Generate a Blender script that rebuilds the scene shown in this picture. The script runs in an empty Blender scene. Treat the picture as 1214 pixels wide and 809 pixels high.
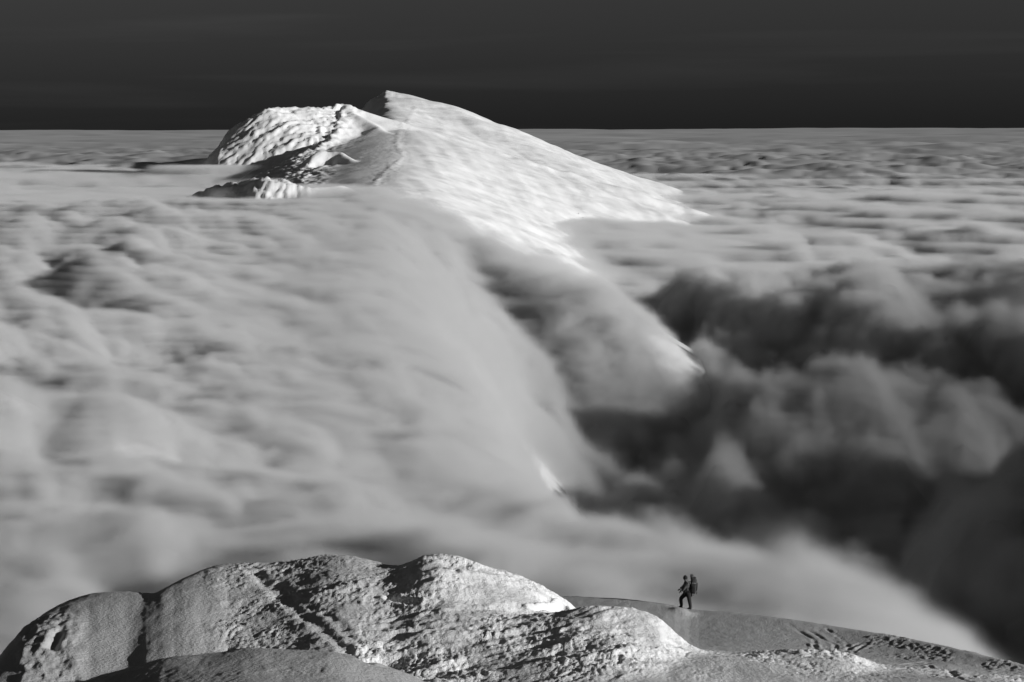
import bpy, bmesh, math, random
import numpy as np
from mathutils import Vector, Matrix

# ------------------------------------------------------------------ camera
F_PX, W_PX, H_PX = 3372.0, 1214.0, 809.0          # photograph: 100 mm lens look
PITCH, ROLL = math.radians(-4.285), math.radians(-0.165)
scene = bpy.context.scene
col = scene.collection
cam_d = bpy.data.cameras.new('camera')
cam_d.sensor_width = 36.0
cam_d.lens = 36.0 * F_PX / W_PX
cam_d.clip_start, cam_d.clip_end = 0.5, 250000.0
cam = bpy.data.objects.new('camera', cam_d)
cam_m = Matrix.Rotation(math.radians(90) + PITCH, 4, 'X') @ Matrix.Rotation(ROLL, 4, 'Z')
cam.matrix_world = cam_m
col.objects.link(cam)
scene.camera = cam

# ------------------------------------------------------------------ sky and sun
SUN_AZ, SUN_EL = math.radians(112.0), math.radians(12.5)   # azimuth clockwise from the view direction (+Y)
world = bpy.data.worlds.new('World'); scene.world = world; world.use_nodes = True
nt = world.node_tree; nt.nodes.clear()
n_out = nt.nodes.new('ShaderNodeOutputWorld'); n_bg = nt.nodes.new('ShaderNodeBackground')
n_sky = nt.nodes.new('ShaderNodeTexSky'); n_sky.sky_type = 'NISHITA'; n_sky.sun_disc = False
n_sky.sun_elevation = SUN_EL; n_sky.sun_rotation = SUN_AZ
n_sky.altitude = 2500; n_sky.air_density = 0.8; n_sky.dust_density = 10.0; n_sky.ozone_density = 1.0
n_sep = nt.nodes.new('ShaderNodeSeparateColor')          # black and white film behind a red filter: only red light counts
nt.links.new(n_sky.outputs[0], n_sep.inputs[0])
# thin cirrus veil
n_tc = nt.nodes.new('ShaderNodeTexCoord'); n_map = nt.nodes.new('ShaderNodeMapping')
n_map.inputs['Scale'].default_value = (3.0, 3.0, 60.0); n_map.inputs['Rotation'].default_value = (0, 0.06, 0)
n_nz = nt.nodes.new('ShaderNodeTexNoise'); n_nz.inputs['Scale'].default_value = 1.3; n_nz.inputs['Detail'].default_value = 5
n_nz.inputs['Distortion'].default_value = 0.4
n_mr = nt.nodes.new('ShaderNodeMapRange'); n_mr.inputs['From Min'].default_value = 0.52; n_mr.inputs['From Max'].default_value = 0.85
n_mr.inputs['To Min'].default_value = 0.20; n_mr.inputs['To Max'].default_value = 0.31
n_mul = nt.nodes.new('ShaderNodeMath'); n_mul.operation = 'MULTIPLY'
nt.links.new(n_tc.outputs['Generated'], n_map.inputs[0]); nt.links.new(n_map.outputs[0], n_nz.inputs['Vector'])
nt.links.new(n_nz.outputs[0], n_mr.inputs[0]); nt.links.new(n_mr.outputs[0], n_mul.inputs[1])
nt.links.new(n_sep.outputs[2], n_mul.inputs[0]); nt.links.new(n_mul.outputs[0], n_bg.inputs['Color'])
n_bg.inputs["Strength"].default_value = 0.05
nt.links.new(n_bg.outputs[0], n_out.inputs[0])

sun_d = bpy.data.lights.new('sun', 'SUN'); sun_d.energy = 4.8; sun_d.angle = math.radians(0.5); sun_d.color = (1, 1, 1)
sun = bpy.data.objects.new('sun', sun_d); col.objects.link(sun)
sdir = Vector((math.sin(SUN_AZ) * math.cos(SUN_EL), math.cos(SUN_AZ) * math.cos(SUN_EL), math.sin(SUN_EL)))
sun.rotation_euler = sdir.to_track_quat('Z', 'Y').to_euler()

scene.view_settings.view_transform = 'Standard'; scene.view_settings.look = 'None'
scene.view_settings.exposure = 0.15; scene.view_settings.gamma = 1.0; scene.view_settings.use_curve_mapping = False
scene.render.engine = 'CYCLES'
cy = scene.cycles
cy.max_bounces = 8; cy.diffuse_bounces = 3; cy.glossy_bounces = 1; cy.transmission_bounces = 2
cy.volume_bounces = 4; cy.transparent_max_bounces = 256
cy.volume_step_rate = 3.0; cy.volume_max_steps = 1024
cy.use_denoising = True

# ------------------------------------------------------------------ helpers
_R = np.array([[cam_m[i][j] for j in range(3)] for i in range(3)])
def P(px, py, D):
    """point of the place that the photograph shows at (px, py), D metres ahead"""
    v = _R @ np.array([px - W_PX / 2, H_PX / 2 - py, -F_PX])
    return v * (D / v[1])
def te(px, py):
    v = P(px, py, 1.0); return v[0], v[2]

_rng = np.random.RandomState(7)
_perm = np.concatenate([_rng.permutation(512)] * 3)
_ga = _rng.uniform(0, 2 * np.pi, 512); _gx, _gy = np.cos(_ga), np.sin(_ga)
def perlin(x, y):
    xi = np.floor(x).astype(np.int64); yi = np.floor(y).astype(np.int64)
    xf, yf = x - xi, y - yi
    xi &= 511; yi &= 511
    u = xf * xf * xf * (xf * (xf * 6 - 15) + 10); v = yf * yf * yf * (yf * (yf * 6 - 15) + 10)
    x1 = (xi + 1) & 511; y1 = (yi + 1) & 511
    def g(ix, iy, dx, dy):
        h = _perm[_perm[ix] + iy]
        return _gx[h] * dx + _gy[h] * dy
    a = g(xi, yi, xf, yf); b = g(x1, yi, xf - 1, yf)
    c = g(xi, y1, xf, yf - 1); d = g(x1, y1, xf - 1, yf - 1)
    return (a + u * (b - a) + v * ((c + u * (d - c)) - (a + u * (b - a)))) * 1.5
def fbm(x, y, octv=5, gain=0.5, lac=2.03, kind=None):
    s = np.zeros_like(x); a = 1.0; t = 0.0; f = 1.0
    for i in range(octv):
        n = perlin(x * f + 17.3 * i, y * f - 9.1 * i)
        if kind == 'ridge': n = 1 - 2 * np.abs(n)
        elif kind == 'billow': n = 2 * np.abs(n) - 0.55
        s += a * n; t += a; a *= gain; f *= lac
    return s / t
def sstep(a, b, x):
    t = np.clip((x - a) / (b - a), 0, 1); return t * t * (3 - 2 * t)
def smax(a, b, k):
    h = np.clip(0.5 + 0.5 * (a - b) / k, 0, 1)
    return b + (a - b) * h + k * h * (1 - h)

def grid_mesh(name, X, Y, Z, closed=False):
    nr, nc = X.shape
    me = bpy.data.meshes.new(name)
    co = np.stack([X, Y, Z], -1).reshape(-1, 3).astype(np.float32)
    idx = np.arange(nr * nc).reshape(nr, nc)
    if closed:
        idx = np.concatenate([idx, idx[:, :1]], 1)
    a = idx[:-1, :-1]; b = idx[:-1, 1:]; c = idx[1:, 1:]; d = idx[1:, :-1]
    q = np.stack([a, b, c, d], -1).reshape(-1, 4).astype(np.int32)
    nf = len(q)
    me.vertices.add(len(co)); me.vertices.foreach_set('co', co.ravel())
    me.loops.add(nf * 4); me.loops.foreach_set('vertex_index', q.ravel())
    me.polygons.add(nf)
    me.polygons.foreach_set('loop_start', np.arange(0, nf * 4, 4, dtype=np.int32))
    me.polygons.foreach_set('use_smooth', np.ones(nf, dtype=bool))
    me.update(calc_edges=True)
    return me
def add_attr(me, name, arr):
    at = me.attributes.new(name, 'FLOAT', 'POINT'); at.data.foreach_set('value', arr.ravel().astype(np.float32))
def link(name, me, mat=None, parent=None, **props):
    o = bpy.data.objects.new(name, me); col.objects.link(o)
    if mat is not None: me.materials.append(mat)
    if parent is not None: o.parent = parent
    for k, v in props.items(): o[k] = v
    return o

class NT:
    """small helper to wire material nodes"""
    def __init__(s, tree): s.t = tree
    def n(s, typ, **kw):
        nd = s.t.nodes.new(typ)
        for k, v in kw.items():
            if k.startswith('_'): setattr(nd, k[1:], v)
            else: nd.inputs[k.replace('__', ' ')].default_value = v
        return nd
    def l(s, a, b): s.t.links.new(a, b)
    def math(s, op, a, b=None, c=None, clamp=False):
        nd = s.t.nodes.new('ShaderNodeMath'); nd.operation = op; nd.use_clamp = clamp
        for i, v in enumerate((a, b, c)):
            if v is None: continue
            if isinstance(v, (int, float)): nd.inputs[i].default_value = v
            else: s.l(v, nd.inputs[i])
        return nd.outputs[0]
    def rng(s, v, a, b, c=0.0, d=1.0):
        nd = s.n('ShaderNodeMapRange'); nd.inputs[1].default_value = a; nd.inputs[2].default_value = b
        nd.inputs[3].default_value = c; nd.inputs[4].default_value = d; s.l(v, nd.inputs[0]); return nd.outputs[0]
def grey(v): return (v, v, v, 1)
def plain(name, v, rough=0.8, noise=0.0, scale=20.0, spec=0.3):
    m = bpy.data.materials.new(name); m.use_nodes = True
    t = NT(m.node_tree); b = m.node_tree.nodes['Principled BSDF']
    b.inputs['Roughness'].default_value = rough; b.inputs['Specular IOR Level'].default_value = spec
    nz = t.n('ShaderNodeTexNoise', Scale=scale, Detail=4.0)
    tc = t.n('ShaderNodeTexCoord'); t.l(tc.outputs['Object'], nz.inputs['Vector'])
    t.l(t.rng(nz.outputs[0], 0.3, 0.7, v * (1 - noise), v * (1 + noise)), b.inputs['Base Color'])
    return m

# ------------------------------------------------------------------ mountain terrain (ridge skeleton)
def pts(*a): return np.array([P(*q) for q in a])
R1 = np.vstack([[[6, 110, -34], [30, 190, -46], [40, 270, -57]],
      pts((1000, 745, 345), (765, 690, 420), (550, 622, 520), (446, 522, 650), (415, 410, 900), (424, 318, 1200),
          (450, 242, 1600), (462, 192, 2000), (472, 160, 2300), (466, 136, 2700), (456, 113, 3000), (445, 125, 3250)),
      [[-150, 3700, -30], [-180, 4600, -150]]])
R2 = np.vstack([pts((456, 113, 3000), (500, 121, 2960), (555, 145, 2850), (605, 172, 2750), (655, 204, 2620), (700, 236, 2450), (740, 275, 2250)), [[120, 2000, -140]]])
R3 = pts((612, 178, 2900), (660, 200, 3000), (710, 222, 3000), (768, 252, 2960), (810, 285, 2930))
R4 = np.vstack([pts((462, 262, 1500), (570, 297, 1450), (630, 326, 1370), (668, 344, 1330), (702, 364, 1300), (720, 386, 1285)), [[36, 1255, -135]]])
R5 = pts((470, 163, 2300), (440, 146, 2360), (412, 126, 2420), (388, 131, 2410), (350, 130, 2370), (322, 131, 2340), (298, 152, 2320), (280, 168, 2310), (268, 190, 2300), (262, 240, 2300))
R5B = pts((412, 127, 2420), (399, 150, 2340), (388, 168, 2270), (374, 186, 2190), (360, 208, 2120))
R6 = pts((425, 196, 2020), (400, 181, 2050), (380, 181, 2050), (360, 205, 2030))
R7 = pts((430, 232, 1680), (400, 220, 1690), (362, 224, 1680), (325, 213, 1690), (300, 217, 1720), (265, 221, 1760), (235, 235, 1780))
def ridge(x, y, pl, sl, sr, r=10.0):
    best = np.full(x.shape, -1e9)
    for (x0, y0, z0), (x1, y1, z1) in zip(pl[:-1], pl[1:]):
        dx, dy = x1 - x0, y1 - y0; L2 = dx * dx + dy * dy
        t = np.clip(((x - x0) * dx + (y - y0) * dy) / L2, 0, 1)
        ex, ey = x - (x0 + t * dx), y - (y0 + t * dy)
        d = np.sqrt(ex * ex + ey * ey)
        side = np.clip((dx * ey - dy * ex) / (np.sqrt(L2) * (d + 1e-6)), -1, 1)      # +1 on the left of the walking direction
        s = sr + (sl - sr) * (side * 0.5 + 0.5)
        best = np.maximum(best, z0 + t * (z1 - z0) - s * (np.sqrt(d * d + r * r) - r))
    return best
crest_y = R1[:, 1]; crest_x = R1[:, 0]
def side_of_crest(x, y): return x - np.interp(y, crest_y, crest_x)
def mountain_base(x, y):
    left = 0.62 - 0.36 * sstep(1350, 1600, y) * sstep(2450, 2350, y) + 0.9 * sstep(2700, 2900, y)
    m = ridge(x, y, R1, left, 0.34 + 0.16 * sstep(2400, 1900, y) + 0.8 * sstep(1430, 1130, y), 14 + 22 * sstep(1400, 1200, y) * sstep(500, 650, y) + 20 * sstep(1350, 1600, y) * sstep(2500, 2300, y))
    m = m - 0.5 * np.clip(-side_of_crest(x, y) - 105, 0, 200) * sstep(1450, 1600, y) * sstep(2900, 2500, y)
    m = smax(m, ridge(x, y, R2, 0.50, 0.30, 40) - 2.0 * np.clip(-side_of_crest(x, y), 0, 300), 16)
    m = smax(m, ridge(x, y, R3, 0.5, 0.42, 14), 6)
    m = smax(m, ridge(x, y, R4, 0.60, 0.75, 16), 6)
    m = smax(m, ridge(x, y, R5, 0.40, 0.6, 3) - 0.7 * np.clip(-232 - x, 0, 300), 2)
    m = smax(m, ridge(x, y, R5B, 0.30, 1.5, 2), 2)
    m = smax(m, ridge(x, y, R6, 1.3, 0.9, 4), 2)
    m = smax(m, ridge(x, y, R7, 0.7, 0.6, 6), 3)
    return m
def on_mountain(px, py, y0=1200, y1=3100):
    t, e = te(px, py)
    ys = np.linspace(y0, y1, 1500); h = mountain_base(ys * t, ys); hit = h >= ys * e
    k = np.argmax(hit) if hit.any() else np.argmax(h - ys * e)
    return np.array([ys[k] * t, ys[k], h[k]])
def line_dist(x, y, q):
    d = np.full(x.shape, 1e3)
    for (x0, y0, _), (x1, y1, _) in zip(q[:-1], q[1:]):
        dx, dy = x1 - x0, y1 - y0
        tt = np.clip(((x - x0) * dx + (y - y0) * dy) / (dx * dx + dy * dy + 1e-9), 0, 1)
        d = np.minimum(d, np.hypot(x - x0 - tt * dx, y - y0 - tt * dy))
    return d
def mountain_h(x, y):
    wx = x + 7 * fbm(x / 45, y / 55, 3); wy = y + 9 * fbm(x / 55 + 40, y / 55, 3)
    m = mountain_base(wx, wy)
    s = side_of_crest(x, y)
    sa = x - np.interp(y, R5B[::-1, 1], R5B[::-1, 0])          # west of the arete: gullied cliff
    cliff = sstep(6, -10, sa) * sstep(2080, 2140, y)
    ga, gb = -0.78 * x + 0.62 * y, -0.62 * x - 0.78 * y
    m += cliff * (2.4 * fbm(ga / 13 + 0.6 * fbm(x / 20, y / 20, 2), gb / 60, 5, 0.55, kind='ridge') + 1.2 * fbm(ga / 5.5, gb / 16, 4, 0.6, kind='ridge') + 0.9 * fbm(x / 4, y / 5, 3))
    rocky = np.exp(-((sa + 5) / 16) ** 2) * sstep(2080, 2140, y) * sstep(2460, 2400, y)
    m += rocky * 3.0 * fbm(x / 7, y / 16, 4, 0.6, kind='ridge')
    out = sstep(-30, -60, s) * sstep(1560, 1640, y) * sstep(2140, 2060, y)
    m += out * (3.2 * fbm(x / 9 + y / 60, y / 16, 5, 0.6, kind='ridge'))
    pk = np.exp(-((x - R1[13, 0] + 10) / 20) ** 2 - ((y - 2990) / 60) ** 2)
    m += pk * 2.5 * fbm(x / 9, y / 12, 4, kind='ridge')
    smooth = sstep(-20, 30, s)
    cu = x + 0.11 * y + 10 * fbm(x / 90, y / 240, 2)
    m += smooth * (1.9 * fbm(cu / 42, y / 520, 3, 0.55) + 0.22 * fbm(x / 14, y / 26, 4))
    crust = sstep(0.0, 0.4, fbm(x / 40 + 7, y / 60, 3))
    m += (0.10 + 0.5 * crust) * 0.5 * fbm(x / 3.5, y / 7, 3)
    q = np.array([on_mountain(*p) for p in ((492, 128), (482, 146), (472, 160), (470, 172), (478, 186), (462, 200), (447, 214), (436, 230))])
    d = line_dist(x, y, q)
    m += 0.3 * np.exp(-(d / 2.2) ** 2) + 0.7 * np.exp(-(d / 8.0) ** 2) * fbm(x / 3, y / 5, 3)
    return m

# ------------------------------------------------------------------ cloud sea height
def cloud_h(x, y, spacing=1.0, terr=None):
    D = np.sqrt(x * x + y * y)
    if terr is None: terr = mountain_base(x, y)
    s = side_of_crest(x, np.clip(y, 60, 4200))
    near = sstep(5200, 3000, y)
    zl = np.interp(D, [0, 300, 700, 1100, 1700, 2300, 2900, 4500, 9000, 30000], [-60, -53, -50, -48, -45, -40, -36, -42, -62, -75])
    Dz = D + (110 * perlin(x / 150 + 4.2, y / 170) + 0.35 * x) * sstep(900, 1150, D) * sstep(2200, 1600, D)
    zr = np.interp(Dz, [0, 350, 600, 850, 1080, 1250, 1380, 1500, 1900, 2600, 3200, 5000, 9000, 30000],
                   [-145, -145, -145, -140, -131, -120, -106, -97, -83, -71, -65, -64, -66, -75])
    # billows: long wavelengths everywhere, short ones only where the mesh can carry them
    cloud_h.n = None
    def oc(wl, amp, ax=1.0, ay=1.0, kind=None, off=0.0):
        k = sstep(2.0, 4.5, wl / spacing)
        X = x / (wl * ax) + off; Y = (y + 0.35 * x) / (wl * ay) - off
        n = perlin(X + 0.35 * perlin(Y * 0.7 + 3, X * 0.7), Y + 0.35 * perlin(X * 0.8, Y * 0.8 + 9))
        if kind == 'b': n = 1.8 * np.abs(n) - 0.5
        return amp * k * n
    hi = sstep(700, 5000, D)
    left = sstep(30, -60, s)
    rough = 1.0 + 0.35 * (1 - left) * sstep(400, 700, D) * sstep(1900, 1300, D)
    nf = 0.85 + 1.3 * sstep(3200, 1000, D)
    iso = 1.0 - 0.7 * left * sstep(3200, 2000, D)
    B = oc(1500, 26 * hi, 1.3, 1.0, None, 3.3) + oc(620, 15 * (0.25 + 0.75 * hi), 1.2, 1.1, None, 1.2)
    B += oc(9000, 70, 1.0, 1.0, None, 2.1) * sstep(12000, 40000, D)
    B += (oc(170, 7, 1.0, 1.1, 'b', 9.7) + oc(85, 6, 0.9, 1.2, 'b', 3.1) + oc(40, 4, 0.9, 1.1, 'b', 2.2) + oc(20, 2, 0.9, 1.1, 'b', 1.7)) * (1 - left) * sstep(450, 800, D) * sstep(2100, 1500, D)
    B += oc(260, 7.5, 1.1, 1.2, 'b', 5.1) * (0.5 - 0.4 * hi) * rough * iso + oc(300, 9.0, 1.6, 1.0, None, 5.9) * hi
    B += (oc(115, 6.0, 0.9, 1.4, None, 8.4) + oc(60, 3.6, 0.85, 1.5, 'b', 2.7) + oc(29, 2.3, 0.8, 1.5, None, 4.9) + oc(14, 1.1, 0.8, 1.4, 'b', 6.6)) * rough * iso
    B = B * nf
    # left of the crest: silky streaks drawn out along the wind, long rolls close by
    w1 = 0.5 * fbm(x / 90 + 3, y / 150, 2)
    cu, cv = (0.92 * x + 0.40 * y), (0.92 * y - 0.40 * x)
    LS = 6 * perlin(cu / 78 + w1, cv / 420) + 5.5 * perlin(cu / 37 + 1.6 * w1 + 5, cv / 260) + 3.4 * perlin(cu / 17 + 2 * w1, cv / 110 + 4) + 1.5 * perlin(cu / 8 + 9, cv / 52)
    xr, yr = x + 0.5 * y * 0.2, y + 18 * w1
    NS = 11 * perlin(xr / 120 + 2.2, yr / 62) + 6.5 * perlin(xr / 62 + w1, yr / 31 + 7) + 2.8 * perlin(xr / 30, yr / 15) + 1.2 * perlin(xr / 13, yr / 8)
    ra, rb_ = 0.92 * x - 0.38 * y, 0.38 * x + 0.92 * y + 26 * w1
    def bil(n): return 1.9 * np.abs(n) - 0.5
    w2 = 0.6 * perlin(x / 55, y / 80 + 3)
    MS = 13 * bil(perlin(ra / 230 + 1.3, rb_ / 125)) + 10 * bil(perlin(ra / 120 + w1, rb_ / 64 + 6)) + 4.5 * bil(perlin(ra / 60 + w2, rb_ / 33 + w1)) + 1.4 * bil(perlin(ra / 28, rb_ / 16 + w2))
    NS = 9 * perlin(xr / 120 + 2.2, yr / 62) + 8 * bil(perlin(xr / 75 + w1, yr / 44 + 7)) + 3.4 * bil(perlin(xr / 36 + w2, yr / 22)) + 1.1 * bil(perlin(xr / 17, yr / 11 + w2))
    kn = sstep(760, 480, D)
    B = B + ((1.0 * LS + 0.9 * MS) * (1 - kn) * (1 - 0.6 * sstep(1000, 1700, D)) + (1.1 * NS + 0.5 * LS) * kn) * left * sstep(3400, 2200, D)
    zl = zl + 14 * np.exp(-((x + 215) / 60) ** 2 - ((y - 2270) / 120) ** 2) + 0.13 * np.clip(s + 25, -130, 0) * sstep(800, 350, D)
    # flow over the crest
    pour = sstep(1980, 1580, y)
    cu, cv = 0.97 * x + 0.22 * y + 14 * fbm(x / 120, y / 300, 2), 0.97 * y - 0.22 * x          # across and along the wind
    streak = fbm(cu / 24, cv / 260, 4, 0.6)
    B = B + 5.0 * streak * sstep(-170, -40, s) * sstep(1700, 1200, y)
    th = 1.0 + 7.5 * sstep(1780, 1400, y) + 2.0 * np.exp(-((y - 1000) / 230) ** 2) - 1.0 * sstep(1000, 700, y) + 4.0 * sstep(1340, 1180, y) * sstep(750, 950, y) * sstep(-20, 50, s) + 2.0 * fbm(x / 40, y / 70, 4) + 3.0 * streak
    sw = 95 * sstep(900, 1150, y)
    th = th + 4.5 * np.exp(-((y - 800) / 300) ** 2) + 6 * np.exp(-((y - 780) / 160) ** 2) * sstep(8, 40, s) + 6 * np.exp(-((x - 30) / 40) ** 2 - ((y - 1265) / 70) ** 2)
    th = th * sstep(80 + sw, 15 + sw, s) - 12 * sstep(50 + sw, 110 + sw, s)
    zc = np.interp(y, crest_y, R1[:, 2])
    over = np.where(s < 0, np.maximum(terr, zc), terr) + th
    lft = zl + B * (0.45 + 0.55 * sstep(0, -90, s))
    t = sstep(-110, 0, s)
    near_left = lft * (1 - t) + over * t
    far_left = lft - 60 * sstep(-10, 60, s)
    hl = near_left * pour + far_left * (1 - pour)
    hl = hl - 300 * sstep(45 + sw, 120 + sw, s)
    zr = zr + 12 * sstep(1650, 1900, y) * sstep(2500, 2100, y) * sstep(260, 120, s)
    zr = zr + 16 * sstep(130, 45, s) * sstep(680, 840, D) * sstep(1320, 1120, D)
    hr = zr + B * (1 - 0.65 * sstep(1450, 1650, y) * sstep(3300, 2900, y) * sstep(320, 200, s))
    hr = hr - 90 * sstep(20, -90, s) * near
    h_near = smax(hl, hr, 6.0)
    h_far = 0.5 * (zl + zr) + B
    return h_near * near + h_far * (1 - near)

def softness(x, y):
    D = np.hypot(x, y); s = side_of_crest(x, np.clip(y, 60, 4200))
    return 0.55 + 0.45 * sstep(-50, 0, s) * sstep(1800, 1450, y) + 0.7 * sstep(20, 80, s) * sstep(1900, 1500, D) + 0.25 * sstep(520, 330, D) + 0.3 * sstep(1500, 2400, D)
def polar(a0, a1, na, r0, r1, nr):
    a = np.linspace(a0, a1, na); r = np.exp(np.linspace(math.log(r0), math.log(r1), nr))
    A, Rr = np.meshgrid(a, r); return Rr * np.sin(A), Rr * np.cos(A)

# ---- snow materials
def snow_material(name, albedo, bump_scale, bump_dist, rock=False, firn_shade=None):
    m = bpy.data.materials.new(name); m.use_nodes = True
    t = NT(m.node_tree); b = m.node_tree.nodes['Principled BSDF']
    b.inputs['Roughness'].default_value = 0.55; b.inputs['Specular IOR Level'].default_value = 0.25
    geo = t.n('ShaderNodeNewGeometry')
    n1 = t.n('ShaderNodeTexNoise', Scale=bump_scale, Detail=6.0, Roughness=0.62); t.l(geo.outputs['Position'], n1.inputs['Vector'])
    n2 = t.n('ShaderNodeTexNoise', Scale=bump_scale * 0.13, Detail=4.0); t.l(geo.outputs['Position'], n2.inputs['Vector'])
    bp = t.n('ShaderNodeBump', Strength=1.0, Distance=bump_dist); t.l(n1.outputs[0], bp.inputs['Height'])
    t.l(bp.outputs[0], b.inputs['Normal'])
    colr = t.rng(n2.outputs[0], 0.3, 0.7, albedo * 0.9, albedo)
    if firn_shade is not None:                                   # firn where no fresh rime has grown, greyed further to paint in shade
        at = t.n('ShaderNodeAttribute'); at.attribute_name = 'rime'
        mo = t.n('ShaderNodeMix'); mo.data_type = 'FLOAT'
        t.l(at.outputs['Fac'], mo.inputs[0]); mo.inputs[2].default_value = firn_shade; t.l(colr, mo.inputs[3]); colr = mo.outputs[0]
    if rock:
        sx = t.n('ShaderNodeSeparateXYZ'); t.l(geo.outputs['Normal'], sx.inputs[0])
        n3 = t.n('ShaderNodeTexNoise', Scale=0.35, Detail=8.0, Roughness=0.7); t.l(geo.outputs['Position'], n3.inputs['Vector'])
        steep = t.math('ADD', sx.outputs[2], t.math('MULTIPLY', n3.outputs[0], 0.55))
        k = t.rng(steep, 0.70, 0.82, 1.0, 0.0)
        mx = t.n('ShaderNodeMix'); mx.data_type = 'FLOAT'
        t.l(k, mx.inputs[0]); t.l(colr, mx.inputs[2]); mx.inputs[3].default_value = 0.16
        colr = mx.outputs[0]
    t.l(colr, b.inputs['Base Color'])
    return m
M_MOUNT = snow_material('wind_packed_snow', 0.92, 0.5, 0.22, rock=True)
M_RIDGE = snow_material('rime_snow', 0.92, 10.0, 0.06, firn_shade=0.33)

rr = np.concatenate([np.exp(np.linspace(math.log(175), math.log(1400), 170))[:-1], np.linspace(1400, 3150, 640), np.linspace(3150, 4300, 50)[1:]])
A, Rr = np.meshgrid(np.linspace(-0.225, 0.205, 660), rr); X, Y = Rr * np.sin(A), Rr * np.cos(A)
Z = mountain_h(X, Y)
mountain = link('mountain', grid_mesh('mountain', X, Y, Z), M_MOUNT, kind='structure', label='snow covered mountain ridge rising out of the clouds')

# ---- cloud sea body
M_CLOUD = bpy.data.materials.new('cloud'); M_CLOUD.use_nodes = True
bb = M_CLOUD.node_tree.nodes['Principled BSDF']; bb.inputs['Base Color'].default_value = grey(0.43); bb.inputs['Roughness'].default_value = 1.0
bb.inputs['Specular IOR Level'].default_value = 0.0
def core_drop(D): return 7.0 * sstep(3300, 2200, D)
a = np.concatenate([np.linspace(-math.pi, -0.26, 90)[:-1], np.linspace(-0.26, 0.26, 560), np.linspace(0.26, math.pi, 90)[1:-1]])
r = np.exp(np.linspace(math.log(215), math.log(120000), 640))
A, Rr = np.meshgrid(a, r); X, Y = Rr * np.sin(A), Rr * np.cos(A)
Z = cloud_h(X, Y, Rr * 0.003) - core_drop(Rr) * softness(X, Y)
cloud_sea = link('cloud_sea', grid_mesh('cloud_sea', X, Y, Z, closed=True), M_CLOUD, kind='stuff',
                 label='sea of soft grey clouds reaching to the horizon around the mountain', category='clouds')

# ------------------------------------------------------------------ foreground ridge
class Layer:
    def __init__(s, sky, sf, rf, sb, rb):
        q = [(te(px, py), D) for px, py, D in sky]
        s.t = np.array([v[0][0] for v in q]); s.e = np.array([v[0][1] for v in q]); s.D = np.array([v[1] for v in q], float)
        s.sf, s.rf, s.sb, s.rb = sf, rf, sb, rb
    def __call__(s, x, y):
        t = x / y
        D = np.interp(t, s.t, s.D); e = np.interp(t, s.t, s.e)
        # smooth the traced outline
        w = 0.0035
        e = (e + np.interp(t - w, s.t, s.e) + np.interp(t + w, s.t, s.e)) / 3
        q = y - D
        f = s.sf * (np.sqrt(q * q + s.rf ** 2) - s.rf); b = s.sb * (np.sqrt(q * q + s.rb ** 2) - s.rb)
        return e * D - np.where(q < 0, f, b)
def sk(D, *p): return [(a_, b_, D) for a_, b_ in p]
LAY = [
    Layer([(-120, 930, 68), (-20, 820, 77), (10, 775, 80.5), (40, 742, 83.5), (70, 721, 85.8), (105, 711, 87), (150, 708, 87.5), (185, 709, 87.5), (230, 722, 86.5), (275, 745, 85.5), (340, 790, 84), (480, 900, 82)], 0.16, 6, 0.45, 6),   # 0 left dune
    Layer([(-60, 1000, 70), (60, 900, 76), (130, 800, 82), (172, 732, 85.5), (190, 707, 87.5), (205, 694, 89), (240, 679, 91)] + sk(92, (270, 673), (295, 674), (340, 672), (380, 664), (410, 662), (450, 671), (465, 679), (500, 690), (560, 704), (640, 725), (800, 790), (1000, 900)), 0.08, 4, 0.5, 4),  # 1 left hump
    Layer(sk(91, (100, 800), (250, 748), (360, 715), (430, 697), (465, 683), (490, 666), (510, 660), (545, 664), (590, 675), (630, 688), (655, 703), (672, 716), (695, 738), (740, 770), (830, 840), (1000, 960)), 0.14, 4, 0.5, 3),   # 2 middle hump
    Layer(sk(83, (0, 900), (150, 840), (250, 785), (420, 752), (520, 744), (600, 737), (660, 730), (690, 723), (740, 724), (770, 733), (795, 745), (804, 760), (835, 782), (900, 816), (1050, 900)), 0.12, 3, 0.5, 3),    # 3 right hump
    Layer(sk(72, (0, 870), (60, 838), (110, 812), (200, 787), (300, 776), (400, 782), (480, 806), (560, 850)), -0.12, 4, 0.4, 4),      # 4 front roll
    Layer([(-200, 900, 134), (200, 790, 134), (400, 740, 134), (560, 716, 134), (672, 710, 134), (740, 713, 133), (800, 720, 132), (817, 725.5, 132), (870, 729, 131), (940, 738, 129), (1000, 748, 127),
           (1060, 758, 124), (1120, 770, 120), (1214, 793, 114), (1320, 822, 108), (1500, 880, 100)], -0.125, 6, 0.42, 3.5),           # 5 far right ridge
    Layer(sk(84, (780, 830), (840, 796), (880, 783), (940, 773), (1000, 777), (1025, 790), (1050, 815)), 0.05, 3, 0.4, 3),            # 6 right crust
    Layer(sk(90, (0, 900), (180, 780), (250, 735), (330, 704), (420, 691), (465, 686), (500, 690), (560, 706), (640, 735), (760, 800), (900, 900)), 0.12, 4, 0.4, 4),               # 7 saddle between the humps
    Layer(sk(76, (420, 850), (520, 815), (640, 800), (760, 798), (860, 806), (1000, 822), (1300, 850)), 0.0, 4, 0.2, 6),                # 7 front floor
]
def ridge_base(x, y):
    h = LAY[0](x, y)
    for L in LAY[1:]: h = smax(h, L(x, y), 0.6)
    return h
def on_ridge(px, py):
    """where the line of sight through (px, py) first meets the ridge"""
    t, e = te(px, py)
    ys = np.linspace(55, 150, 4000); h = ridge_base(ys * t, ys)
    hit = h >= ys * e
    k = np.argmax(hit) if hit.any() else np.argmax(h - ys * e)
    return np.array([ys[k] * t, ys[k], h[k]])
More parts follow.
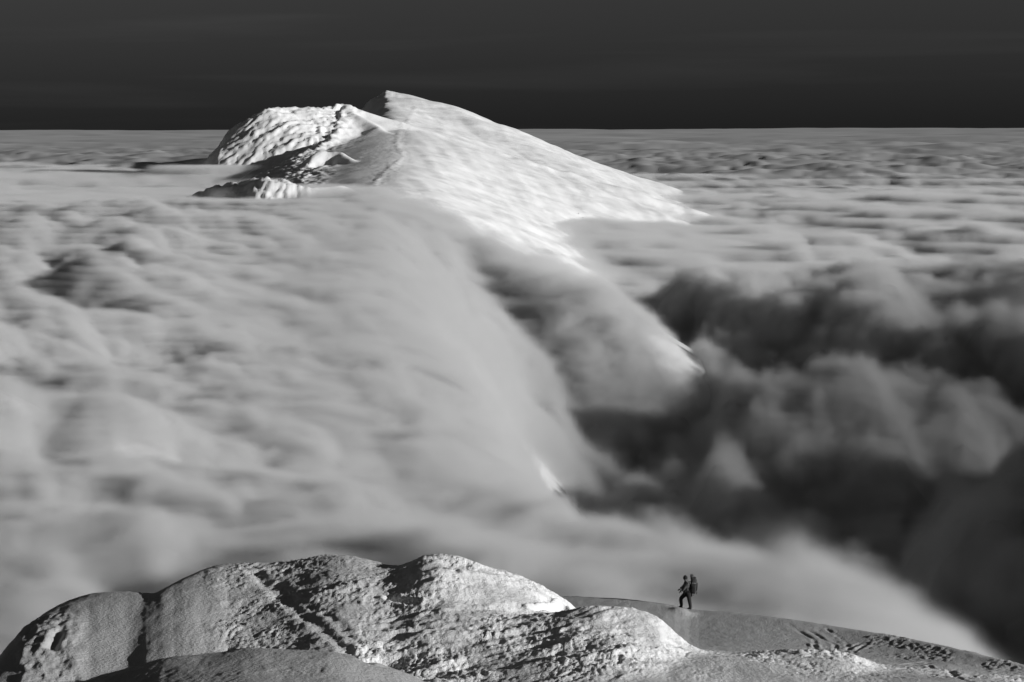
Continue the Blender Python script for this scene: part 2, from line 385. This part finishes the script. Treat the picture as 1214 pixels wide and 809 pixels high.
def trench(x, y, pl, w, depth, lip=0.35):
    """a track pressed into the snow along pixels of the photograph, with a raised lip"""
    q = np.array([on_ridge(*p) for p in pl]); d = np.full(x.shape, 1e3)
    for (x0, y0, _), (x1, y1, _) in zip(q[:-1], q[1:]):
        dx, dy = x1 - x0, y1 - y0
        tt = np.clip(((x - x0) * dx + (y - y0) * dy) / (dx * dx + dy * dy + 1e-9), 0, 1)
        d = np.minimum(d, np.hypot(x - x0 - tt * dx, y - y0 - tt * dy))
    return -depth * np.exp(-(d / w) ** 2) + lip * depth * np.exp(-((d - 1.9 * w) / (0.7 * w)) ** 2)
def ridge_h(x, y):
    h = ridge_base(x, y)
    h0 = h
    px = x / y * F_PX + W_PX / 2
    L = [l(x, y) for l in LAY]
    def w(i, k=0.35): return np.exp(-np.clip((h0 - L[i]) / k, 0, 9) ** 2)
    wA, wB, wC, wR, wF, wD, w7, w5 = np.maximum(w(1), w(7)) * sstep(205, 290, px), w(2), w(3), w(6), w(4), w(0), w(8), w(5)
    h = h + 0.20 * fbm(x / 6.5, y / 9, 3) * (1 - 0.6 * w5)
    # wind carved steps on the two right humps, drawn out along the wind
    st = np.clip(wB * sstep(455, 520, px) + wC + 0.35 * wA + 0.5 * wR, 0, 1)
    u = x * 0.94 + y * 0.34; v = y * 0.94 - x * 0.34 + 0.8 * fbm(x / 3, y / 4, 3)
    h = h + st * (0.21 * fbm(u / 3.6, v / 2.4, 6, 0.6, kind='ridge') - 0.1)
    # rime grains
    patch = sstep(-0.35, 0.2, fbm(x / 2.2 + 3, y / 5 + 8, 4))
    rim = np.clip(wA + 0.7 * wB + 0.65 * wC + 1.0 * wR + 0.45 * w7 + 0.3 * wF * patch, 0, 1) * (0.3 + 0.7 * patch)
    gx_, gy_ = x + 0.5 * fbm(x / 1.1, y / 1.5, 2), y + 1.0 * fbm(x / 1.2 + 5, y / 1.6, 2)
    ridge_h.rime = np.clip(0.15 + np.clip(wB * sstep(430, 500, px) + wC + 0.4 * wA + 0.8 * wR + 0.35 * w7, 0, 1) * (0.45 + 0.55 * patch), 0, 1)  # rime cover, weighted so lit humps are painted whiter and shaded ones greyer
    g = 0.7 * fbm(gx_ / 0.20, gy_ / 0.34, 3, 0.7, kind='billow') + 0.45 * fbm(gx_ / 0.55, gy_ / 0.9, 2, 0.6)
    h = h + rim * 0.10 * g
    # rough rock band of the left dune
    rk = wD * sstep(105, 70, px) * sstep(8, 22, px) * sstep(86, 84.5, y)
    h = h + rk * 0.12 * fbm(x / 0.8, y / 1.6, 4, 0.6, kind='ridge')
    # crust lumps by the tracks
    lump = w5 * sstep(880, 980, px) * sstep(129, 124, y) * sstep(-0.15, 0.25, fbm(x / 1.8, y / 4.5 + 3, 3))
    h = h + lump * 0.09 * fbm(x / 0.35, y / 0.7, 3, 0.6, kind='billow')
    h = h + 0.025 * fbm(x / 0.5, y / 1.2, 4)
    # walking trail and side tracks
    h = h + trench(x, y, [(303, 679), (325, 698), (345, 718), (380, 742), (410, 768), (440, 788), (500, 806)], 0.22, 0.08, 0.15)
    h = h + trench(x, y, [(330, 690), (352, 712), (392, 732), (420, 760), (470, 790)], 0.16, 0.06, 0.15)
    h = h + trench(x, y, [(462, 712), (492, 716)], 0.14, 0.4, 0.2) + trench(x, y, [(632, 726), (668, 721)], 0.12, 0.35, 0.3)
    h = h + trench(x, y, [(60, 772), (66, 762), (70, 754)], 0.14, 0.2, 0.2)
    for tr in ([(935, 741), (965, 758), (985, 772), (1008, 790)], [(950, 742), (990, 764), (1003, 778)], [(1028, 757), (1005, 770), (996, 784)], [(1034, 758), (1012, 772), (1002, 788)],
               [(1100, 786), (1130, 800), (1150, 808)], [(1010, 782), (1060, 788), (1100, 784)], [(980, 746), (1000, 758), (1014, 776)]):
        h = h + trench(x, y, tr, 0.10, 0.045, 0.5) * sstep(-0.4, 0.3, fbm(x / 1.2, y / 3, 3))
    # banked snow where the walker stands
    k = on_ridge(806, 722.5)
    h = h + 0.20 * np.exp(-((x - k[0]) / 0.5) ** 2 - ((y - 131.0) / 0.8) ** 2)
    return h
X, Y = polar(-0.225, 0.225, 900, 52, 205, 860)
Z = ridge_h(X, Y)
# keep the far edge of the sheet below the mountain flank
me_ridge = grid_mesh('snow_ridge', X, Y, Z); add_attr(me_ridge, 'rime', ridge_h.rime)
snow_ridge = link('snow_ridge', me_ridge, M_RIDGE, kind='structure', label='foreground snow ridge crusted with rime')

# ------------------------------------------------------------------ the summit under the camera and its spurs; the right one, unseen, is shaped to shade the hollow
R8 = np.array([[-700, -500, -120], [-300, -160, -50], [-60, -25, -6], [0, -2, -1.75], [60, -40, -12], [150, 70, -26], [235, 170, -28], [310, 290, -18], [330, 430, -24], [335, 520, -30], [340, 600, -32], [342, 700, -34], [345, 800, -36], [345, 900, -36], [352, 1000, -34], [360, 1100, -32], [372, 1250, -30], [390, 1400, -32], [415, 1550, -42], [440, 1700, -62], [470, 1850, -110]], float)
R9 = np.array([[0, -2, -1.75], [120, -200, -20], [300, -500, -60], [400, -900, -150]], float)
def summit_h(x, y):
    h = smax(ridge(x, y, R8, 0.75, 0.6, 12), ridge(x, y, R9, 0.5, 0.5, 10), 5)
    front = -1.75 - 0.2 * np.sqrt(x * x + y * y) - 0.4 * np.abs(x)
    h = smax(h, front, 2)
    h = h + np.minimum(1, np.sqrt(x * x + y * y) / 60) * (6.0 * fbm(x / 70, y / 70, 5)) + 0.08 * fbm(x / 2, y / 2, 3)
    # the ground falls away in front of the lens
    ang = np.abs(np.arctan2(x, y)); k = sstep(0.42, 0.25, ang) * sstep(4, 20, y)
    return h * (1 - k) + np.minimum(h, -0.26 * y - 0.5) * k
aa = np.linspace(0, 2 * math.pi, 181)[:-1]; rr = np.exp(np.linspace(math.log(0.8), math.log(52), 60))
A, Rr = np.meshgrid(aa, rr); X, Y = Rr * np.sin(A), Rr * np.cos(A)
link('summit', grid_mesh('summit', X, Y, summit_h(X, Y), closed=True), M_RIDGE, kind='structure', label='snowy summit the view is taken from')
X, Y = polar(0.222, 2 * math.pi - 0.222, 320, 51, 2000, 180)
link('mountainside', grid_mesh('mountainside', X, Y, summit_h(X, Y)), M_MOUNT, kind='structure', label='snowy spurs beside the summit, the unseen right one added for shade')

# ------------------------------------------------------------------ drifting cloud: soft volume over the cloud sea and the crest
def volume_material(name, dens, aniso):
    m = bpy.data.materials.new(name); m.use_nodes = True
    t = NT(m.node_tree); m.node_tree.nodes.clear()
    out = t.n('ShaderNodeOutputMaterial'); v = t.n('ShaderNodeVolumePrincipled', Density=dens, Anisotropy=aniso)
    v.inputs['Color'].default_value = grey(0.75)
    v.inputs['Density Attribute'].default_value = 'density'
    t.l(v.outputs[0], out.inputs['Volume'])
    return m
def cloud_volume(name, x0, x1, y0, y1, z0, z1, vox, mat, label, amp=4.0, soft=6.0, hf=None):
    cs = vox * 1.0
    nx = int((x1 - x0) / cs) + 2; ny = int((y1 - y0) / cs) + 2
    X, Y = np.meshgrid(x0 + cs * np.arange(nx), y0 + cs * np.arange(ny))
    if hf is None: Hh, Sf = cloud_h(X, Y, vox * 1.5, mountain_base(X, Y)), softness(X, Y)
    else: Hh, Sf = hf(X, Y), np.ones_like(X)
    me = bpy.data.meshes.new(name)
    me.vertices.add(nx * ny); me.vertices.foreach_set('co', np.stack([X, Y, Hh], -1).astype(np.float32).ravel())
    add_attr(me, 'top', Hh); add_attr(me, 'soft', Sf)
    o = link(name, me, None, kind='stuff', label=label, category='clouds')
    g = bpy.data.node_groups.new(name, 'GeometryNodeTree')
    g.interface.new_socket('Geometry', in_out='INPUT', socket_type='NodeSocketGeometry')
    g.interface.new_socket('Geometry', in_out='OUTPUT', socket_type='NodeSocketGeometry')
    t = NT(g); gi = t.n('NodeGroupInput'); go = t.n('NodeGroupOutput')
    pos = t.n('GeometryNodeInputPosition'); sx = t.n('ShaderNodeSeparateXYZ'); t.l(pos.outputs[0], sx.inputs[0])
    px, py, pz = sx.outputs
    at = t.n('GeometryNodeInputNamedAttribute'); at.data_type = 'FLOAT'; at.inputs[0].default_value = 'top'
    def axis(p, p0, n):
        f = t.math('DIVIDE', t.math('SUBTRACT', p, p0), cs)
        f = t.math('MINIMUM', t.math('MAXIMUM', f, 0.0), n - 1.001)
        i = t.math('FLOOR', f); return i, t.math('SUBTRACT', f, i)
    ix, fx = axis(px, x0, nx); iy, fy = axis(py, y0, ny)
    base = t.math('ADD', t.math('MULTIPLY', iy, float(nx)), ix)
    at2 = t.n('GeometryNodeInputNamedAttribute'); at2.data_type = 'FLOAT'; at2.inputs[0].default_value = 'soft'
    def samp(off, at=at):
        sn = t.n('GeometryNodeSampleIndex'); sn.data_type = 'FLOAT'; sn.domain = 'POINT'
        t.l(gi.outputs[0], sn.inputs['Geometry']); t.l(at.outputs[0], sn.inputs['Value'])
        t.l(t.math('ADD', base, float(off)), sn.inputs['Index']); return sn.outputs[0]
    def lerp(a_, b_, f): return t.math('ADD', a_, t.math('MULTIPLY', t.math('SUBTRACT', b_, a_), f))
    top = lerp(lerp(samp(0), samp(1), fx), lerp(samp(nx), samp(nx + 1), fx), fy)
    sf_ = samp(0, at2)
    # torn, wind drawn edge
    mp = t.n('ShaderNodeVectorMath', _operation='MULTIPLY'); mp.inputs[1].default_value = (1 / 22, 1 / 28, 1 / 12)
    t.l(pos.outputs[0], mp.inputs[0])
    nz = t.n('ShaderNodeTexNoise', Scale=1.0, Detail=6.0, Roughness=0.64, Distortion=0.8); t.l(mp.outputs[0], nz.inputs['Vector'])
    nn = t.math('MULTIPLY', t.math('MULTIPLY', t.math('SUBTRACT', nz.outputs[0], 0.5), amp * 4.0), sf_)
    d = t.math('DIVIDE', t.math('SUBTRACT', t.math('ADD', top, nn), pz), t.math('MULTIPLY', sf_, soft), clamp=True)
    d = t.math('DIVIDE', t.math('MULTIPLY', d, d), sf_)
    vc = t.n('GeometryNodeVolumeCube'); t.l(d, vc.inputs['Density'])
    vc.inputs['Min'].default_value = (x0, y0, z0); vc.inputs['Max'].default_value = (x1, y1, z1)
    for k, nme in enumerate(('X', 'Y', 'Z')):
        vc.inputs['Resolution ' + nme].default_value = int(((x1 - x0), (y1 - y0), (z1 - z0))[k] / vox) + 1
    sm = t.n('GeometryNodeSetMaterial'); sm.inputs['Material'].default_value = mat
    t.l(vc.outputs[0], sm.inputs[0]); t.l(sm.outputs[0], go.inputs[0])
    md = o.modifiers.new('cloud', 'NODES'); md.node_group = g
    me.materials.append(mat)
    return o
M_VOL = volume_material('cloud_vapour', 0.42, 0.0)
def shade_cap_h(x, y):  # added cloud, out of view, that dims the sun over the hollow
    xs, zs = np.interp(y, R8[:, 1][6:], R8[:, 0][6:]), np.interp(y, R8[:, 1][6:], R8[:, 2][6:])
    return zs + 42 + 22 * fbm(x / 90, y / 110, 4) - 0.45 * np.abs(x - xs) - 60 * sstep(1550, 1850, y) - 30 * sstep(650, 420, y)
M_SHADE_CAP = volume_material('shade_cloud_vapour', 0.006, 0.0)
cloud_volume('drifting_cloud', 235, 560, 260, 1900, -110, 60, 8.0, M_SHADE_CAP, 'unseen thin cloud added over the right spur to soften its shade', 8.0, 48.0, shade_cap_h)
M_VOL2 = volume_material('cloud_vapour_far', 0.26, 0.0)
cloud_volume('drifting_cloud', -170, 240, 225, 760, -155, -14, 1.25, M_VOL, 'soft cloud pouring over the low saddle behind the foreground ridge', 4.8, 5.5)
cloud_volume('drifting_cloud', -340, 400, 760, 1620, -145, -4, 2.2, M_VOL, 'soft cloud lapping the near flank of the mountain', 3.8, 6.5)
cloud_volume('drifting_cloud', -720, 800, 1620, 3300, -115, 16, 6.0, M_VOL2, 'soft cloud lapping the far foot of the mountain', 3.5, 7.0)

# ------------------------------------------------------------------ far rocks poking through the snow
M_ROCK = plain('dark_rock', 0.06, 0.9, 0.4, 3.0)
def lump_mesh(name, seed, sub=2):
    bm = bmesh.new(); bmesh.ops.create_icosphere(bm, subdivisions=sub, radius=1.0)
    rg = random.Random(seed)
    for v in bm.verts: v.co *= rg.uniform(0.72, 1.15); v.co.z *= 0.7
    me = bpy.data.meshes.new(name); bm.to_mesh(me); bm.free(); return me
for i, (px, py, sz) in enumerate(((676, 272, 1.3), (698, 266, 1.7), (691, 259, 0.9), (686, 254, 0.8), (703, 262, 0.8), (718, 268, 0.9), (497, 271, 0.9))):
    p = on_mountain(px, py, 1500, 3100)
    o = link('rock', lump_mesh('rock', i), M_ROCK, label='small dark rock poking through the snow of the far slope', category='rock', group='rocks on the far slope')
    o.location = (p[0], p[1], p[2] + 0.5); o.scale = (sz * 0.5, sz * 0.5, sz * 0.5); o.rotation_euler = (0, 0, i * 1.3)

# ------------------------------------------------------------------ the walker
M_SKIN = plain('skin', 0.16, 0.6, 0.1); M_JACKET = plain('jacket_cloth', 0.06, 0.75, 0.25, 14.0); M_BLACK = plain('black_cloth', 0.012, 0.8, 0.3)
M_PACK = plain('pack_cloth', 0.03, 0.7, 0.4, 9.0); M_STRAP = plain('pale_strap', 0.30, 0.6, 0.1); M_BOOT = plain('boot_leather', 0.010, 0.6, 0.2)
def skin_obj(name, verts, edges, mat, parent=None, sub=2, root=0, **props):
    me = bpy.data.meshes.new(name); me.from_pydata([v[:3] for v in verts], edges, [])
    o = link(name, me, mat, parent, **props)
    sm = o.modifiers.new('skin', 'SKIN'); sm.use_smooth_shade = True
    for i, v in enumerate(verts):
        rr_ = v[3] if isinstance(v[3], tuple) else (v[3], v[3])
        me.skin_vertices[0].data[i].radius = rr_; me.skin_vertices[0].data[i].use_root = (i == root)
    o.modifiers.new('subsurf', 'SUBSURF').levels = sub; o.modifiers['subsurf'].render_levels = sub
    return o
foot = P(818.5, 726.0, 132.8)
gz = float(ridge_h(np.array([[foot[0]]]), np.array([[132.8]]))[0, 0])
walker = bpy.data.objects.new('person', None); col.objects.link(walker); walker.location = (foot[0], 132.8, gz - 0.03)
walker['label'] = 'hiker in grey jacket and black trousers walking left along the snowy crest'; walker['category'] = 'person'
# body: x to the right of the picture, y away from the camera, facing -x
B_ = [(-.12, .02, .86, .15), (-.14, .01, 1.02, .15), (-.17, .0, 1.18, .165), (-.19, .0, 1.30, .13), (-.205, 0, 1.385, .062), (-.235, 0, 1.45, .085), (-.245, 0, 1.53, .098), (-.245, 0, 1.585, .07),
      (-.11, -.09, .82, .105), (-.05, -.10, .45, .075), (.01, -.10, .10, .05), (-.10, -.11, .045, .045),
      (-.15, .10, .82, .105), (-.46, .13, .52, .08), (-.40, .13, .14, .05), (-.52, .13, .085, .045),
      (-.18, -.19, 1.29, .07), (-.31, -.25, 1.05, .052), (-.435, -.20, .93, .036),
      (-.19, .19, 1.29, .07), (-.33, .24, 1.06, .052), (-.47, .18, .98, .036)]
E_ = [(0, 1), (1, 2), (2, 3), (3, 4), (4, 5), (5, 6), (6, 7), (0, 8), (8, 9), (9, 10), (10, 11), (0, 12), (12, 13), (13, 14), (14, 15), (3, 16), (16, 17), (17, 18), (3, 19), (19, 20), (20, 21)]
body = skin_obj('body', B_, E_, M_SKIN, walker)
def grown(idx, add): return [(B_[i][0], B_[i][1], B_[i][2], B_[i][3] + add) for i in idx]
jk = skin_obj('jacket', grown([0, 1, 2, 3, 16, 17, 18, 19, 20, 21], .022) , [(0, 1), (1, 2), (2, 3), (3, 4), (4, 5), (5, 6), (3, 7), (7, 8), (8, 9)], M_JACKET, walker)
tr = skin_obj('trousers', grown([0, 8, 9, 10, 12, 13, 14], .022), [(0, 1), (1, 2), (2, 3), (0, 4), (4, 5), (5, 6)], M_BLACK, walker)
skin_obj('collar', [(-.195, 0, 1.33, .10), (-.21, 0, 1.40, .085)], [(0, 1)], M_JACKET, jk)
skin_obj('woolly_hat', [(-.22, 0, 1.44, .105), (-.24, 0, 1.51, .114), (-.245, 0, 1.56, .115), (-.245, 0, 1.62, .075), (-.24, 0, 1.66, .03)], [(0, 1), (1, 2), (2, 3), (3, 4)], M_BLACK, walker)
nose = skin_obj('nose', [(-.325, 0, 1.50, .018), (-.35, 0, 1.48, .02)], [(0, 1)], M_SKIN, body)
for k, (ax, ay, az) in enumerate(((.01, -.10, .06), (-.40, .13, .10))):
    skin_obj('boot', [(ax + .05, ay, az + .0, .055), (ax, ay, az + .12, .066), (ax - .03, ay, az, .06), (ax - .13, ay, az - .01, .052), (ax - .21, ay, az - .015, .036)], [(0, 2), (1, 2), (2, 3), (3, 4)], M_BOOT, walker, root=2)
def glove(wx_, wy_, wz_, dx_):
    v = [(wx_, wy_, wz_, .04), (wx_ - .05, wy_, wz_ - .03, (.045, .028))]; e = [(0, 1)]
    for j in range(4):
        o_ = -.033 + .022 * j; n0 = len(v)
        L_ = (.035, .042, .04, .03)[j]
        v += [(wx_ - .085, wy_ + o_, wz_ - .04, .011), (wx_ - .085 - L_ * .6, wy_ + o_, wz_ - .04 - L_ * .6, .010), (wx_ - .085 - L_ * .2, wy_ + o_, wz_ - .05 - L_ * 1.3, .009)]
        e += [(1, n0), (n0, n0 + 1), (n0 + 1, n0 + 2)]
    n0 = len(v)
    v += [(wx_ - .045, wy_ - .05 * dx_, wz_ - .045, .012), (wx_ - .08, wy_ - .055 * dx_, wz_ - .075, .011)]
    e += [(0, n0), (n0, n0 + 1)]
    return skin_obj('glove', v, e, M_BLACK, walker)
glove(-.44, -.20, .92, -1); glove(-.475, .18, .975, 1)

# rucksack: a thing of its own on the walker's back
pack = bpy.data.objects.new('backpack', None); col.objects.link(pack)
pack.location = walker.location + Vector((0.05, 0.0, 0.84)); pack.rotation_euler = (0, 0.10, 0)
pack['label'] = 'tall dark backpack with hanging straps on the back of the hiker'; pack['category'] = 'backpack'
def soft_box(name, c, d, mat, parent, bev=0.05, jit=0.012, seed=1):
    bm = bmesh.new(); bmesh.ops.create_cube(bm, size=2.0)
    bmesh.ops.subdivide_edges(bm, edges=bm.edges[:], cuts=5, use_grid_fill=True)
    rg = random.Random(seed)
    for v in bm.verts:
        n = (abs(v.co.x) ** 5 + abs(v.co.y) ** 5 + abs(v.co.z) ** 5) ** 0.2
        q = v.co / n * (1 + rg.uniform(-.05, .05))
        v.co = Vector((q.x * d[0] * .53 + c[0], q.y * d[1] * .53 + c[1], q.z * d[2] * .53 + c[2]))
    me = bpy.data.meshes.new(name); bm.to_mesh(me); bm.free()
    for p in me.polygons: p.use_smooth = True
    return link(name, me, mat, parent)
main = soft_box('main_bag', (.06, 0, .30), (.27, .34, .66), M_PACK, pack, .09, .012, 3)
soft_box('lid', (.02, 0, .66), (.24, .30, .15), M_PACK, pack, .06, .01, 4)
soft_box('rolled_mat', (-.06, 0, .77), (.14, .26, .13), M_JACKET, pack, .05, .012, 5)
soft_box('front_pocket', (.205, 0, .28), (.09, .24, .36), M_BLACK, pack, .03, .008, 6)
for sy in (-1, 1): soft_box('side_pocket', (.06, sy * .18, .16), (.16, .07, .28), M_BLACK, pack, .03, .006, 7 + sy)
for sy in (-1, 1): skin_obj('shoulder_strap', [(-.05, sy * .11, .52, (.03, .012)), (-.19, sy * .12, .47, (.03, .012)), (-.34, sy * .115, .33, (.03, .012)), (-.33, sy * .13, .12, (.024, .01)), (-.1, sy * .17, .02, (.02, .01))], [(0, 1), (1, 2), (2, 3), (3, 4)], M_BLACK, pack)
for x_, y_, z_, l_ in ((.02, -.14, -.02, .16), (.10, -.10, -.02, .12), (.22, -.05, .06, .10), (.24, .08, .05, .14)):
    skin_obj('hanging_strap', [(x_, y_, z_, .012), (x_ + .02, y_, z_ - l_ * .5, .011), (x_ + .01, y_, z_ - l_, .012)], [(0, 1), (1, 2)], M_BLACK, pack, 1)
for z_ in (.14, .46): skin_obj('compression_strap', [(-.05, -.185, z_, .010), (.06, -.188, z_ + .01, .010), (.19, -.15, z_, .010)], [(0, 1), (1, 2)], M_STRAP, pack, 1)
# slim pole in the near hand
pole = bpy.data.objects.new('trekking_pole', None); col.objects.link(pole); pole.location = walker.location
pole['label'] = 'slim pale pole held in front of the hiker'; pole['category'] = 'pole'
skin_obj('shaft', [(-.33, -.21, 1.34, .009), (-.42, -.21, 1.16, .010), (-.49, -.215, .93, .010), (-.56, -.22, .55, .009), (-.62, -.22, .16, .007)], [(0, 1), (1, 2), (2, 3), (3, 4)], M_STRAP, pole, 1)
skin_obj('grip', [(-.47, -.213, 1.0, .017), (-.505, -.215, .87, .017)], [(0, 1)], M_BLACK, pole, 1)
